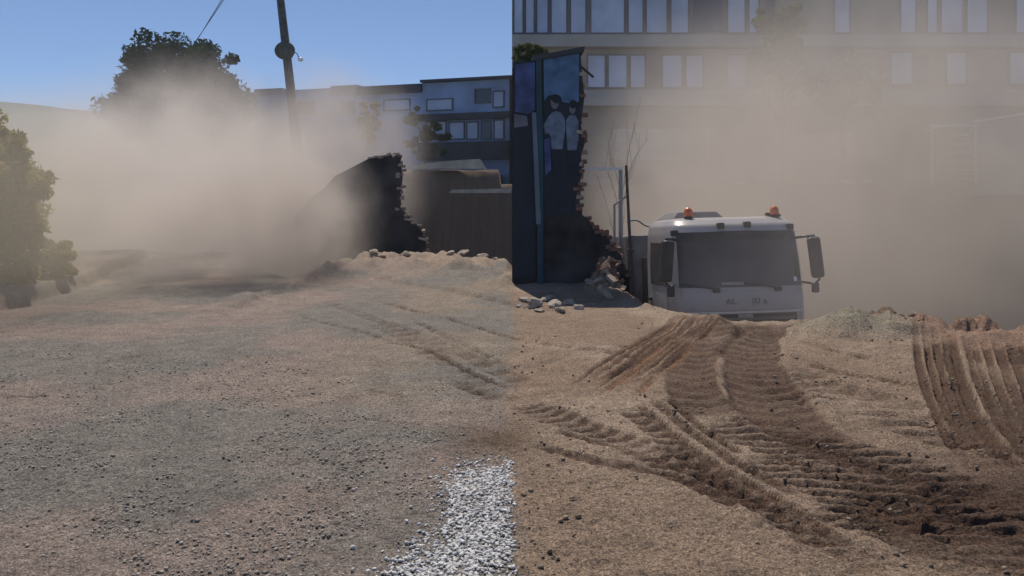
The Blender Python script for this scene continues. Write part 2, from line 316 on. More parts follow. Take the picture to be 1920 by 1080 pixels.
def ground_sheet():
    rows = [-9, -6, -3.5, -1.5, 0, 1, 2, 2.6, 3.0]
    y = 3.3
    while y < 21: rows.append(y); y += max(0.0095, y * y / 1750)
    while y < 47: rows.append(y); y += 0.27
    rows = np.array(rows); U = np.linspace(-1, 1, 981)
    Yg = np.repeat(rows[:, None], len(U), 1)
    Xg = U[None, :] * (3.2 + 0.74 * np.maximum(Yg, 0))
    X, Y = Xg.ravel(), Yg.ravel()
    z, d = terrain_height(X, Y)
    # ---- soil colours
    n1 = fbm(X * 0.8, Y * 0.8, 4, 60); n2 = fbm(X * 5, Y * 5, 4, 70); n3 = fbm(X * 0.25, Y * 0.25, 3, 80); n4 = fbm(X * 26, Y * 26, 3, 90)
    grey = np.array([0.225, 0.203, 0.175]); pink = np.array([0.285, 0.228, 0.192]); tan = np.array([0.280, 0.203, 0.145]); pale = np.array([0.365, 0.28, 0.208])
    moist_shade = np.array([0.098, 0.060, 0.042]); red = np.array([0.22, 0.125, 0.075]); ochre = np.array([0.27, 0.225, 0.13])  # moist soil; the same tone paints in shade at rim and lug gaps
    c = np.ones((len(X), 3)) * tan
    side = smooth(0.10, -0.12, X + 0.22 * (fbm(Y * 2.0, X * 2.0, 3, 99) - 0.5) + 0.0)
    g = grey + (pink - grey) * smooth(0.42, 0.62, n1)[:, None]
    g = g + (ochre - g) * (0.35 * smooth(-3, -0.3, X) * smooth(6, 7.5, Y) * smooth(.35, .6, n1))[:, None]
    c = c + (g - c) * side[:, None]
    r = c[:, :] * 0
    right = (1 - side)
    c = c + (pale - c) * (right * 0.75 * smooth(0.48, 0.66, n1) * smooth(3.8, 6.5, Y))[:, None]
    c = c + (np.array([0.31, 0.25, 0.165]) - c) * (right * 0.7 * smooth(.5, .35, n3))[:, None]
    rimpale = smooth(-4.0, -2.0, d) * (1 - smooth(0, .4, d)) * smooth(-5, -3.5, X)
    c = c + (pale - c) * (0.75 * rimpale * smooth(.35, .55, n1))[:, None]
    sp = np.exp(-(((X - 4.2) / 0.75) ** 4) - (((Y - 9.85) / 0.5) ** 4))
    c = c + (np.array([0.27, 0.25, 0.18]) - c) * (0.8 * sp)[:, None]
    crumb_shade = smooth(-0.7, -0.2, d) * (1 - smooth(0.0, 0.5, d)) * smooth(3.9, 4.3, X)
    c = c + (moist_shade - c) * (0.8 * crumb_shade)[:, None]  # backlit crumbs on the rim: their shade painted into the soil
    redz = smooth(4.6, 5.0, X) * smooth(6.2, 7.4, Y) * (1 - smooth(0, .5, d))
    c = c + (np.array([0.31, 0.20, 0.14]) - c) * (0.85 * redz)[:, None]
    wet = smooth(1.6, 2.6, X + 0.4 * (n1 - .5)) * (1 - smooth(4.6, 5.6, Y + 0.8 * (n1 - .5)))
    c = c + (moist_shade - c) * (0.9 * wet)[:, None]
    brown = np.exp(-(((X + 0.12) / 0.35) ** 2) - (((Y - 5.65) / 0.45) ** 2))
    c = c + (np.array([0.12, 0.08, 0.05]) - c) * (0.8 * brown)[:, None]
    # ---- tracks
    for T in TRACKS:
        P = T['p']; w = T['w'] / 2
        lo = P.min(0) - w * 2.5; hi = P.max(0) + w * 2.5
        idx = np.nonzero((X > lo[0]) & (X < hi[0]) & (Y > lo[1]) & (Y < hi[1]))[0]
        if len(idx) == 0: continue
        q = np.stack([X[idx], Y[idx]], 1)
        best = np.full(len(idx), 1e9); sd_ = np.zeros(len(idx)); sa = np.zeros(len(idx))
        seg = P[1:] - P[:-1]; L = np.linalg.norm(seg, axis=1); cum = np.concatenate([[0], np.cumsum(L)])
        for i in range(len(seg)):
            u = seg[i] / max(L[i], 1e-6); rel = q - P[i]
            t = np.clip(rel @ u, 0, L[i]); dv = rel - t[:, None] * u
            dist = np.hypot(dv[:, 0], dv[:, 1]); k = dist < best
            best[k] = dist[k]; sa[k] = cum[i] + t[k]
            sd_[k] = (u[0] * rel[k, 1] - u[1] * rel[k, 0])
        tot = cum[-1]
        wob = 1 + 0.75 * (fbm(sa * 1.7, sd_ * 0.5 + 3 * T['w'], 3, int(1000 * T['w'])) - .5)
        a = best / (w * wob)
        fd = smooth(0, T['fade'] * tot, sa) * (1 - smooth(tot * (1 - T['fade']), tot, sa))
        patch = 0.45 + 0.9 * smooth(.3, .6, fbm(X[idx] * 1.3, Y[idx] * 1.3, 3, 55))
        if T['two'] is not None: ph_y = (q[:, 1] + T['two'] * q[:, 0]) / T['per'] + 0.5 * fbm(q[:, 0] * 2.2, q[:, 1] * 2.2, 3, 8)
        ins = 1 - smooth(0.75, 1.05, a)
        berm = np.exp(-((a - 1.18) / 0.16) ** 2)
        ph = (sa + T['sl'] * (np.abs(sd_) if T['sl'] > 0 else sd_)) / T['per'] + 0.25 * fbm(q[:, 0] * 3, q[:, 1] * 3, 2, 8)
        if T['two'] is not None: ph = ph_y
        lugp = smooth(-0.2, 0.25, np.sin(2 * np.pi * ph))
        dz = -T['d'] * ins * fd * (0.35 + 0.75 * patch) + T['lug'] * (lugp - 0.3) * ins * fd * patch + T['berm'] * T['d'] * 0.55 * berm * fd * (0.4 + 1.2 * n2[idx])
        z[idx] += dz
        tc = red if T['tint'] else moist_shade
        k = np.clip(T['dark'] * ins * fd * patch * ((0.3 + 0.7 * (1 - lugp) if T['dark'] < 1.2 else 1) if T['lug'] else 1), 0, 0.9)  # moist tracks; shade of the tread relief also put into lug gap colour
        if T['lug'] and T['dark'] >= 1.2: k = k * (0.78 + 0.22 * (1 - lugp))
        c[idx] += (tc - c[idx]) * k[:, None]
    near = 1 - smooth(9, 15, Y)
    # churned ground: clods and pebbles in the relief itself
    right_n = smooth(0.0, 0.4, X)
    z += 0.020 * near * (n4 - 0.5) + 0.035 * right_n * (1 - smooth(10, 14, Y)) * np.maximum(0, fbm(X * 6, Y * 9, 4, 101) - 0.5)
    z += 0.016 * near * (fbm(X * 17, Y * 17, 3, 131) - 0.5) * (0.5 + right_n)
    z += (1 - right_n) * near * 0.02 * np.maximum(0, fbm(X * 11, Y * 11, 3, 105) - 0.52)
    pitd = smooth(0.3, 1.5, d)
    c = c + (np.array([0.17, 0.13, 0.10]) - c) * pitd[:, None]
    c *= (0.80 + 0.4 * n2)[:, None]
    c *= (0.86 + 0.28 * fbm(X * 14, Y * 14, 2, 120))[:, None]
    nr, nc = Yg.shape
    i = np.arange(nr * nc).reshape(nr, nc)
    Fc = np.stack([i[:-1, :-1], i[:-1, 1:], i[1:, 1:], i[1:, :-1]], -1).reshape(-1, 4)
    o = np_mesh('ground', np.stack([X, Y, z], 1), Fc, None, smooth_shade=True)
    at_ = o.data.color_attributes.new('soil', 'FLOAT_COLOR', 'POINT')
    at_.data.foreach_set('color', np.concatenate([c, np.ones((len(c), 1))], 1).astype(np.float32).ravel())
    m = bpy.data.materials.new('soil'); m.use_nodes = True
    nt = m.node_tree; n = nt.nodes; b = n['Principled BSDF']; Lk = nt.links.new
    b.inputs['Roughness'].default_value = 0.95; b.inputs['Specular IOR Level'].default_value = 0.15
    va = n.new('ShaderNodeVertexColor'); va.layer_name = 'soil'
    tc = n.new('ShaderNodeTexCoord')
    na = n.new('ShaderNodeTexNoise'); na.inputs['Scale'].default_value = 38; na.inputs['Detail'].default_value = 8; na.inputs['Roughness'].default_value = 0.7
    Lk(tc.outputs['Object'], na.inputs['Vector'])
    mr = n.new('ShaderNodeMapRange'); mr.inputs[1].default_value = 0.3; mr.inputs[2].default_value = 0.7; mr.inputs[3].default_value = 0.5; mr.inputs[4].default_value = 1.5
    Lk(na.outputs['Fac'], mr.inputs[0])
    mx = n.new('ShaderNodeMix'); mx.data_type = 'RGBA'; mx.blend_type = 'MULTIPLY'; mx.inputs[0].default_value = 1
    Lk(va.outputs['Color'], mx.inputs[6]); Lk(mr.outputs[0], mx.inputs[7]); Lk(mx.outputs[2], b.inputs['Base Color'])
    nb = n.new('ShaderNodeTexNoise'); nb.inputs['Scale'].default_value = 85; nb.inputs['Detail'].default_value = 3; nb.inputs['Roughness'].default_value = 0.75
    Lk(tc.outputs['Object'], nb.inputs['Vector'])
    m2 = n.new('ShaderNodeMapRange'); m2.inputs[1].default_value = 0.38; m2.inputs[2].default_value = 0.64; m2.inputs[3].default_value = 0.42; m2.inputs[4].default_value = 1.5
    Lk(nb.outputs['Fac'], m2.inputs[0])
    mx2 = n.new('ShaderNodeMix'); mx2.data_type = 'RGBA'; mx2.blend_type = 'MULTIPLY'; mx2.inputs[0].default_value = 1
    Lk(mx.outputs[2], mx2.inputs[6]); Lk(m2.outputs[0], mx2.inputs[7]); Lk(mx2.outputs[2], b.inputs['Base Color'])
    bp = n.new('ShaderNodeBump'); bp.inputs['Strength'].default_value = 0.9; bp.inputs['Distance'].default_value = 0.03
    Lk(na.outputs['Fac'], bp.inputs['Height']); Lk(bp.outputs['Normal'], b.inputs['Normal'])
    o.data.materials.append(m)
    return tag(o, kind='structure')
ground = ground_sheet()
def gz(x, y): return float(terrain_height(np.array([float(x)]), np.array([float(y)]))[0][0])

def far_terrain():
    g = np.concatenate([np.linspace(-470, -60, 26), np.linspace(-56, 56, 57), np.linspace(60, 470, 26)])
    gy = np.concatenate([np.linspace(-60, -12, 9), np.linspace(-9, 60, 60), np.linspace(64, 560, 60)])
    Xg, Yg = np.meshgrid(g, gy); X, Y = Xg.ravel(), Yg.ravel()
    base = np.where(Y < 44, -0.25, 2.1) + smooth(8, 44, Y) * 0.0
    half = 3.2 + 0.74 * np.maximum(Y, 0)
    inside = (np.abs(X) < half - 1.6) & (Y < 45) & (Y > -8)
    right_pit = (X > 8) & (Y > 8) & (Y < 46)
    z = np.where(inside, -6.4, np.where(right_pit, -5.0, base))
    hill = smooth(230, 420, Y) * (40 + 26 * (fbm(X * 0.006, Y * 0.004, 4, 7) - 0.3)) * (1 - 0.35 * smooth(-260, 60, X))
    z = z + hill
    nr, nc = Xg.shape; i = np.arange(nr * nc).reshape(nr, nc)
    Fc = np.stack([i[:-1, :-1], i[:-1, 1:], i[1:, 1:], i[1:, :-1]], -1).reshape(-1, 4)
    o = np_mesh('hills', np.stack([X, Y, z], 1), Fc, M['hill'], smooth_shade=True)
    return tag(o, kind='structure')
hills = far_terrain()

# ------------------------------------------------------------------ loose stone
ICO_V = []; _p = (1 + 5 ** .5) / 2
for a, b in ((-1, _p), (1, _p), (-1, -_p), (1, -_p)): ICO_V.append((a, b, 0))
for a, b in ((-1, _p), (1, _p), (-1, -_p), (1, -_p)): ICO_V.append((0, a, b))
for a, b in ((_p, -1), (_p, 1), (-_p, -1), (-_p, 1)): ICO_V.append((a, 0, b))
ICO_V = np.array(ICO_V) / np.linalg.norm(ICO_V[0])
ICO_F = np.array([(0,11,5),(0,5,1),(0,1,7),(0,7,10),(0,10,11),(1,5,9),(5,11,4),(11,10,2),(10,7,6),(7,1,8),(3,9,4),(3,4,2),(3,2,6),(3,6,8),(3,8,9),(4,9,5),(2,4,11),(6,2,10),(8,6,7),(9,8,1)])
def stones(name, X, Y, size, mat_, sink=0.25, flat=0.65):
    n = len(X); Z, _ = terrain_height(X, Y)
    V = ICO_V[None] * (1 + 0.65 * (rng.random((n, 12, 1)) - 0.5))
    V = V * size[:, None, None] * (1 + 0.5 * (rng.random((n, 1, 3)) - 0.5)) * np.array([1, 1, flat])
    a = rng.random(n) * 6.28; ca, sa = np.cos(a), np.sin(a)
    x = V[..., 0] * ca[:, None] - V[..., 1] * sa[:, None]; y = V[..., 0] * sa[:, None] + V[..., 1] * ca[:, None]
    t = (rng.random(n) - .5) * 0.9
    z = V[..., 2] * np.cos(t)[:, None] + x * np.sin(t)[:, None]
    V = np.stack([x + X[:, None], y + Y[:, None], z + (Z + size * flat * (1 - 2 * sink) + 0.004)[:, None]], -1).reshape(-1, 3)
    Fc = (ICO_F[None] + (np.arange(n) * 12)[:, None, None]).reshape(-1, 3)
    return np_mesh(name, V, Fc, mat_)
# grey gravel, thinning out with distance
def scatter(n, x0, x1, y0, y1, f):
    X = rng.uniform(x0, x1, n); Y = y0 + (y1 - y0) * rng.random(n) ** 1.35
    k = rng.random(n) < f(X, Y); return X[k], Y[k]
def dens_left(X, Y):
    return (np.abs(X) < 0.3 + 0.66 * Y) * smooth(-0.02, -0.2, X) * (0.06 + 1.0 * smooth(.46, .66, fbm(X * 1.9, Y * 1.9, 4, 201))) * (1 - 0.8 * smooth(5.0, 8.5, Y))
X, Y = scatter(46000, -5.5, 0, 3.4, 9.0, dens_left)
tag(stones('gravel', X, Y, 0.003 + 0.0095 * rng.random(len(X)) ** 3.5, M['gravel'], 0.42), 'loose grey gravel strewn over the near left ground', kind='stuff')
def dens_right(X, Y):
    return (np.abs(X) < 0.3 + 0.66 * Y) * (0.06 + 0.6 * smooth(.5, .68, fbm(X * 1.1, Y * 1.1, 3, 207))) * (1 - 0.6 * smooth(7, 10, Y))
X, Y = scatter(8000, 0.0, 6.5, 3.4, 11.0, dens_right)
tag(stones('loose_dirt', X, Y, 0.0045 + 0.014 * rng.random(len(X)) ** 4, M['clod'], 0.2), 'crumbled brown earth clods over the rutted ground', kind='stuff')
poly = [ground_at(*p) for p in ((700,1085),(770,1030),(838,992),(846,955),(836,905),(868,880),(958,868),(958,1085))]
def in_poly(X, Y, P):
    r = np.zeros(len(X), bool)
    for i in range(len(P)):
        (xa, ya), (xb, yb) = P[i], P[i - 1]
        r ^= ((ya > Y) != (yb > Y)) & (X < (xb - xa) * (Y - ya) / (yb - ya + 1e-12) + xa)
    return r
X = rng.uniform(-0.85, 0.02, 26000); Y = rng.uniform(3.3, 5.3, 26000)
k = in_poly(X + 0.20 * rng.normal(size=26000) * rng.random(26000) ** 3, Y + 0.5 * rng.normal(size=26000) * rng.random(26000) ** 2, poly) & (rng.random(26000) < 0.35 + 0.45 * vnoise(X * 9, Y * 9, 3))
X, Y = X[k], Y[k]
tag(stones('white_gravel', X, Y, 0.0035 + 0.011 * rng.random(len(X)) ** 2.2, M['gravel_white'], 0.3, 0.6), 'patch of bright white gravel at the edge of the grey track', kind='stuff')

def stone_thing(name, px, py, Y, size, mat_, label, cat, group, shade=False, flat=0.6):
    x = ax(px, Y); z = gz(x, Y)
    bm = bmesh.new(); bmesh.ops.create_icosphere(bm, subdivisions=2, radius=1)
    r1, r2, r3 = random.random() * 9, random.random() * 9, random.random() * 9
    for v in bm.verts:
        p = v.co
        k = 1 + 0.28 * math.sin(3 * p.x + r1) * math.cos(2.6 * p.y + r2) + 0.2 * math.sin(4 * p.z + r3)
        v.co = Vector((p.x * k * 1.25, p.y * k, p.z * k * flat)) * size
        for ax_ in range(3): v.co[ax_] = max(-size * .9, min(size * .95, v.co[ax_]))
    me = bpy.data.meshes.new(name); bm.to_mesh(me); bm.free(); me.materials.append(mat_)
    o = bpy.data.objects.new(name, me); col.objects.link(o)
    o.location = (x, Y, z + size * flat * 0.45); o.rotation_euler = (random.uniform(-.3, .3), random.uniform(-.3, .3), random.uniform(0, 6.28))
    return tag(o, label, cat, group)
ORD = ['first','second','third','fourth','fifth','sixth','seventh','eighth','ninth','tenth']
for _i, (px, py, s) in enumerate(sorted(((985,563,.10),(1003,570,.13),(1022,561,.09),(1040,572,.12),(1050,580,.08),(1066,566,.10),(1012,582,.07),(976,572,.07),(1085,575,.08),(1030,556,.07)))):
    stone_thing('stone', px, py, H * F / (py - HY), s, M['stone'], 'pale rubble stone before the dark broken wall, ' + ORD[_i] + ' from the left', 'stone', 'rubble stones before the dark wall')
for _i, (px, py, s) in enumerate(((1560,602,.07),(1590,604,.06),(1648,607,.10),(1668,608,.12),(1690,612,.10),(1712,620,.06))):
    stone_thing('earth_clod', px, py, edge_y(ax(px, 10.2)) - 0.12, s, M['clod'], 'dark earth clod on the pit rim beside the truck, ' + ORD[_i] + ' from the left', 'earth clod', 'dark clods on the pit rim')
for _i, (px, py, s) in enumerate(((700,478,.12),(716,482,.10),(760,484,.13),(845,487,.11),(868,490,.14),(905,497,.12),(930,500,.11))):
    x = ax(px, 19.5); stone_thing('stone', px, py, min(edge_y(x) - 0.5, 20.5), s, M['stone'], 'pale rubble lump on the spoil ridge before the blue building, ' + ORD[_i] + ' from the left', 'stone', 'rubble lumps on the spoil ridge')
o = MB().box(-.16, .16, -.05, .05, -.04, .05).build('wood_offcut', M['stone'])
tag(o, 'pale slanting offcut on the rubble at the foot of the broken wall', 'offcut'); o.location = (ax(1128, 14.2), 13.6, gz(ax(1128, 14.2), 13.6) + .10); o.rotation_euler = (.1, .75, .3)

# ------------------------------------------------------------------ dark broken wall with printed banners
WY = 15.5
def wall_ruin(root_name, pts, Y, thick, label, edge_from, edge_to, pale=0.3, wallmat=None, prob=0.8):
    base = Vector((ax(pts[0][0], Y), Y, 0)); root = empty(root_name, base)
    poly = [(ax(a, Y) - base.x, az(b, Y)) for a, b in pts]
    MB().prism(poly, 0, thick).build('wall_face', wallmat or M['plaster_shaded'], root)
    bm_ = {}
    def brick_mesh(k):
        if k not in bm_:
            o_ = MB().box(-.12, .12, -.06, .06, -.036, .036).build('brick', M['brick_pale'] if k else M['brick'], None, bevel=0.006); bm_[k] = o_.data
            bpy.data.objects.remove(o_)
        return bm_[k]
    for i in range(edge_from, edge_to):
        a, b = Vector((*poly[i], 0)), Vector((*poly[i + 1], 0)); n = max(1, int((b - a).length / 0.082))
        for j in range(n):
            p = a.lerp(b, (j + .5) / n)
            for row in range(2):
                if random.random() > prob * (0.45 if poly[i + 1][1] > 1.6 and Y < 20 else 1): continue
                o = bpy.data.objects.new('brick', brick_mesh(1 if random.random() < pale else 0)); col.objects.link(o); o.parent = root
                o.location = (p.x + random.uniform(-.10, .02), thick * (0.25 + 0.5 * row) + random.uniform(-.05, .05), p.y + random.uniform(-.02, .03))
                o.rotation_euler = (random.uniform(-.2, .2), random.uniform(-.25, .25), random.choice((0, 1.57)) + random.uniform(-.25, .25))
    return tag(root, label, 'wall')
W1 = [(960,552),(960,128),(1003,110),(1060,98),(1088,93),(1091,132),(1096,180),(1089,235),(1097,268),(1090,290),(1086,400),(1099,408),(1115,424),(1130,436),(1144,452),(1152,466),(1164,478),(1171,500),(1182,520),(1189,545),(1190,556)]
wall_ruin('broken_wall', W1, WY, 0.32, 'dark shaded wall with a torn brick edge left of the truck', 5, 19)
root = [o for o in col.objects if o.name == 'broken_wall'][0]
MB().prism([(ax(998, WY), az(116, WY)), (ax(1094, WY), az(98, WY)), (ax(1096, WY), az(89, WY)), (ax(998, WY), az(107, WY))], -.12, .36).build('coping', M['wall_dark'], root)
MB().tube([at(1086, 122, WY + .1) - Vector((0, WY, 0)), at(1113, 145, WY + .1) - Vector((0, WY, 0))], 0.024, 6).build('rebar', M['black'], root)
def flat(name, px_poly, Y, off, mat_, parent):
    return MB().prism([(ax(a, Y), az(b, Y)) for a, b in px_poly], -off, -off + 0.012).build(name, mat_, parent)
b1 = empty('banner', (0, WY, 0)); tag(b1, 'narrow violet blue banner beside the teal post on the dark wall', 'banner', 'banners on the dark wall')
flat('backing', [(962,116),(1004,113),(1004,520),(962,520)], WY, .035, M['print_dark'], b1)
flat('print', [(966,122),(1003,117),(1003,206),(990,214),(966,210)], WY, .050, M['print_violet'], b1)
flat('print', [(964,214),(988,218),(990,236),(964,240)], WY, .051, M['print_skin'], b1)
b2 = empty('banner', (0, WY, 0)); tag(b2, 'wide banner printed with figures in white shirts under a blue sky', 'banner', 'banners on the dark wall')
flat('backing', [(1018,112),(1086,100),(1086,330),(1076,400),(1018,410)], WY, .035, M['print_dark'], b2)
flat('print', [(1019,112),(1085,101),(1085,190),(1074,196),(1050,190),(1036,178),(1028,180),(1020,190)], WY, .050, M['print_sky'], b2)
def ell(cx, cy, rx, ry, n=14, rot=0):
    return [(cx + rx * math.cos(t) * math.cos(rot) - ry * math.sin(t) * math.sin(rot), cy + rx * math.cos(t) * math.sin(rot) + ry * math.sin(t) * math.cos(rot)) for t in [2 * math.pi * i / n for i in range(n)]]
flat('print', [(1019,236),(1026,222),(1033,213),(1042,208),(1052,212),(1058,222),(1060,240),(1057,262),(1054,280),(1034,280),(1032,256),(1028,250),(1022,252)], WY, .053, M['print_shirt'], b2)
flat('print', [(1061,226),(1068,216),(1078,216),(1084,226),(1085,258),(1080,282),(1064,282),(1062,254)], WY, .055, M['print_shirt'], b2)
flat('print', ell(1040, 193, 8, 12), WY, .056, M['print_skin'], b2)
flat('print', ell(1043, 186, 11, 8, rot=.5), WY, .059, M['print_hair'], b2)
flat('print', ell(1073, 203, 6, 11), WY, .057, M['print_skin'], b2)
flat('print', ell(1074, 196, 7, 8), WY, .060, M['print_hair'], b2)
flat('print', [(1036,281),(1053,281),(1054,330),(1046,344),(1038,330)], WY, .056, M['print_hair'], b2)
flat('print', [(1063,283),(1079,283),(1078,330),(1066,334)], WY, .056, M['print_hair'], b2)
flat('print', [(1020,262),(1031,258),(1033,318),(1022,330)], WY, .054, M['print_violet'], b2)
p1 = empty('wall_post', (0, WY, 0)); tag(p1, 'dark teal post between the two banners on the broken wall', 'post')
MB().prism([(ax(1005, WY), az(106, WY)), (ax(1015, WY), az(105, WY)), (ax(1018, WY), az(300, WY)), (ax(1018, WY), az(540, WY)), (ax(1008, WY), az(540, WY))], -.09, 0.0).build('post_shaft', M['teal'], p1)
flat('batten', [(997,212),(1005,212),(1014,420),(1005,420)], WY, .105, M['strip'], p1)

# heap of brick rubble sliding from the torn edge down to the stake
def rubble_heap(name, px, Y, rx, ry, h, nb, label, m_):
    cx = ax(px, Y); root = empty(name, (cx, Y, gz(cx, Y)))
    n = 40; g = np.linspace(-1, 1, n); U, V_ = np.meshgrid(g, g); U, V_ = U.ravel(), V_.ravel()
    r = np.sqrt(U ** 2 + V_ ** 2); xx = U * rx; yy = V_ * ry
    hh = h * np.clip(1 - r, 0, 1) * (0.75 + 0.9 * (fbm(xx * 3 + 7, yy * 3, 4, 77) - .4)) + 0.14 * (fbm(xx * 8, yy * 8, 3, 78) - .5) * (r < 1) - 0.12 * smooth(.8, 1.1, r)
    zz = terrain_height(xx + cx, yy + Y)[0] - root.location.z + hh
    i = np.arange(n * n).reshape(n, n); Fc = np.stack([i[:-1, :-1], i[:-1, 1:], i[1:, 1:], i[1:, :-1]], -1).reshape(-1, 4)
    np_mesh('earth', np.stack([xx, yy, zz], 1), Fc, m_, root)
    bk = {}
    for k in range(nb):
        t = random.random() * 6.28; q = random.random() ** .6 * .85; x, y = q * math.cos(t) * rx, q * math.sin(t) * ry
        j = int(np.argmin((xx - x) ** 2 + (yy - y) ** 2)); pale_ = random.random() < .35
        if pale_ not in bk:
            o_ = MB().box(-.11, .11, -.055, .055, -.035, .035).build('brick', M['brick_pale'] if pale_ else M['brick'], None, bevel=.008); bk[pale_] = o_.data; bpy.data.objects.remove(o_)
        o = bpy.data.objects.new('brick', bk[pale_]); col.objects.link(o); o.parent = root
        o.location = (xx[j], yy[j], zz[j] + .02); o.rotation_euler = [random.uniform(-1, 1) for _ in range(3)]; o.scale = [random.uniform(.5, 1.1)] * 3
    return tag(root, label, 'rubble heap')
rubble_heap('rubble_heap', 1150, 14.95, .62, .5, .75, 46, 'brown heap of broken brick at the foot of the torn wall edge', M['clod'])

# second ruin in the dust; its wide body stands in for soft shade
W2 = [(560,560),(552,410),(580,372),(604,356),(628,330),(652,318),(690,298),(748,290),(752,330),(748,390),(762,402),(778,418),(790,432),(797,452),(796,478),(800,560)]
wall_ruin('broken_wall', W2, 22.8, 0.35, 'torn brick wall in the dust behind the spoil ridge, widened in place of soft shade', 6, 14, 0.75, prob=.6)

# ------------------------------------------------------------------ frame, stakes and saplings by the broken wall
f = empty('gate_frame', (0, 16.0, 0)); tag(f, 'pale metal gate frame behind the torn edge of the dark wall', 'frame')
MB().box(ax(1092, 16), ax(1166, 16), -.03, .03, az(319, 16), az(314, 16)).build('top_bar', M['white'], f)
MB().box(ax(1160, 16), ax(1167, 16), -.03, .03, az(560, 16), az(319, 16) - .003).build('upright', M['slab'], f)
MB().box(ax(1150, 16), ax(1154, 16), -.02, .02, az(560, 16), az(384, 16)).build('upright', M['slab'], f)
MB().tube([at(1150, 385, 16) - Vector((0, 16, 0)), at(1178, 366, 15.8) - Vector((0, 16, 0))], .02, 6).build('brace', M['slab'], f)
s = empty('steel_stake', (ax(1195, 14.3), 14.3, gz(ax(1195, 14.3), 14.3))); tag(s, 'thin dark leaning stake between the broken wall and the truck', 'stake')
lo_, hi_ = Vector((0, 0, -.1)), at(1174, 310, 14.5) - s.location
MB().tube([lo_, hi_], [.035, .026], 8).build('shaft', M['steel'], s)
MB().box(-.05, .05, -.05, .05, -.04, .03, Matrix.Translation(lo_.lerp(hi_, .62))).build('clamp', M['steel'], s)
w = MB().tube(catmull([at(1176, 415, 14.4), at(1195, 414, 14.6), at(1212, 424, 15), at(1235, 428, 16)], 8), .014, 6).build('slack_wire', M['strip']); tag(w, 'slack wire running from the leaning stake behind the truck', 'wire')

def branch_tree(name, base, height, spread, seed, label, leaf=None, nleaf=0, leaf_size=0.1, crown=None, cat='tree', group=None, trunk_r=0.12, clumps=60, limbs=9):
    rs = random.Random(seed); nr = np.random.default_rng(seed)
    root = empty(name, base)
    trunk = MB(); top = Vector((rs.uniform(-.05, .05) * height, rs.uniform(-.05, .05) * height, height * 0.62))
    trunk.tube(catmull([(0, 0, -.15), top * 0.35 + Vector((rs.uniform(-.03, .03) * height, 0, 0)), top], 6), np.linspace(trunk_r, trunk_r * .45, 13), 8)
    trunk.build('trunk', M['bark'], root, smooth_shade=True)
    ends = []
    for k in range(limbs):
        t = rs.uniform(.3, 1); p = top * t; a = 6.28 * k / limbs + rs.uniform(-.4, .4)
        e = p + Vector((math.cos(a) * spread * rs.uniform(.5, 1), math.sin(a) * spread * rs.uniform(.5, 1), height * rs.uniform(.12, .36)))
        m = (p + e) / 2 + Vector((0, 0, height * .03)); r0 = trunk_r * .42
        L = MB(); L.tube(catmull([p, m, e], 5), np.linspace(r0, r0 * .25, 11), 6)
        for q in range(3):
            s0 = p.lerp(e, rs.uniform(.4, .95)); e2 = s0 + Vector((rs.uniform(-1, 1) * spread * .4, rs.uniform(-1, 1) * spread * .4, height * rs.uniform(.05, .22)))
            L.tube([s0, (s0 + e2) / 2 + Vector((0, 0, .02 * height)), e2], [r0 * .35, r0 * .25, r0 * .1], 5); ends.append(e2)
        L.build('limb', M['bark'], root, smooth_shade=True); ends.append(e)
    if leaf:
        cz, rx, ry, rz = crown
        C = []
        while len(C) < clumps:
            p = nr.uniform(-1, 1, 3); l = np.linalg.norm(p)
            if .35 < l < 1: C.append(p * (0.75 + .3 * nr.random()) * np.array([rx, ry, rz]) + np.array([top.x, top.y, cz]))
        C = np.array(C + [list(e) for e in ends]); rad = nr.uniform(.09, .30, len(C)) * min(rx, rz)
        i = nr.integers(0, len(C), nleaf); D = nr.normal(size=(nleaf, 3)); D /= np.linalg.norm(D, axis=1)[:, None]
        P = C[i] + D * (rad[i] * nr.random(nleaf) ** .45)[:, None] * np.array([1, 1, .8])
        P[:, 2] = np.maximum(P[:, 2], 0.05)
        A = nr.normal(size=(nleaf, 3)); A /= np.linalg.norm(A, axis=1)[:, None]
        B = np.cross(A, nr.normal(size=(nleaf, 3))); B /= np.linalg.norm(B, axis=1)[:, None]
        sz = leaf_size * (0.5 + nr.random(nleaf))
        V = np.stack([P - A * sz[:, None], P + B * sz[:, None] * .45, P + A * sz[:, None], P - B * sz[:, None] * .45], 1).reshape(-1, 3)
        np_mesh('crown', V, np.arange(nleaf * 4).reshape(-1, 4), leaf, root)
    return tag(root, label, cat, group)

branch_tree('bare_sapling', (ax(1160, 24), 24, -2.6), 7.4, 0.9, 5, 'bare thin sapling in the dust behind the gate frame', cat='sapling', trunk_r=.05, limbs=7)
branch_tree('bushy_tree', (ax(1000, 18.2), 18.2, -0.2), 5.3, 0.42, 11, 'small green tree showing over the top of the dark wall', M['leaf_olive'], 5200, .07, (5.0, .46, .5, .42), trunk_r=.05, clumps=26, limbs=5)
branch_tree('broad_tree', (ax(345, 47), 47, 2.4), 8.2, 3.2, 21, 'dark round tree standing out of the dust against the sky', M['leaf_dark'], 46000, .15, (5.2, 4.1, 3.4, 3.7), trunk_r=.28, clumps=210, limbs=11)
branch_tree('round_bush', (ax(205, 47), 47, 4.2), 3.4, .5, 24, 'small dark bush left of the broad tree', M['leaf_dark'], 1500, .13, (2.6, .65, .6, .5), cat='bush', trunk_r=.06, clumps=14, limbs=4)
branch_tree('tall_bush', (ax(22, 13.6), 13.6, .1), 2.4, .55, 31, 'yellow green bush at the edge of the low bank', M['leaf_yellow'], 30000, .055, (1.42, .72, .8, 1.5), cat='bush', trunk_r=.05, clumps=150, limbs=8)
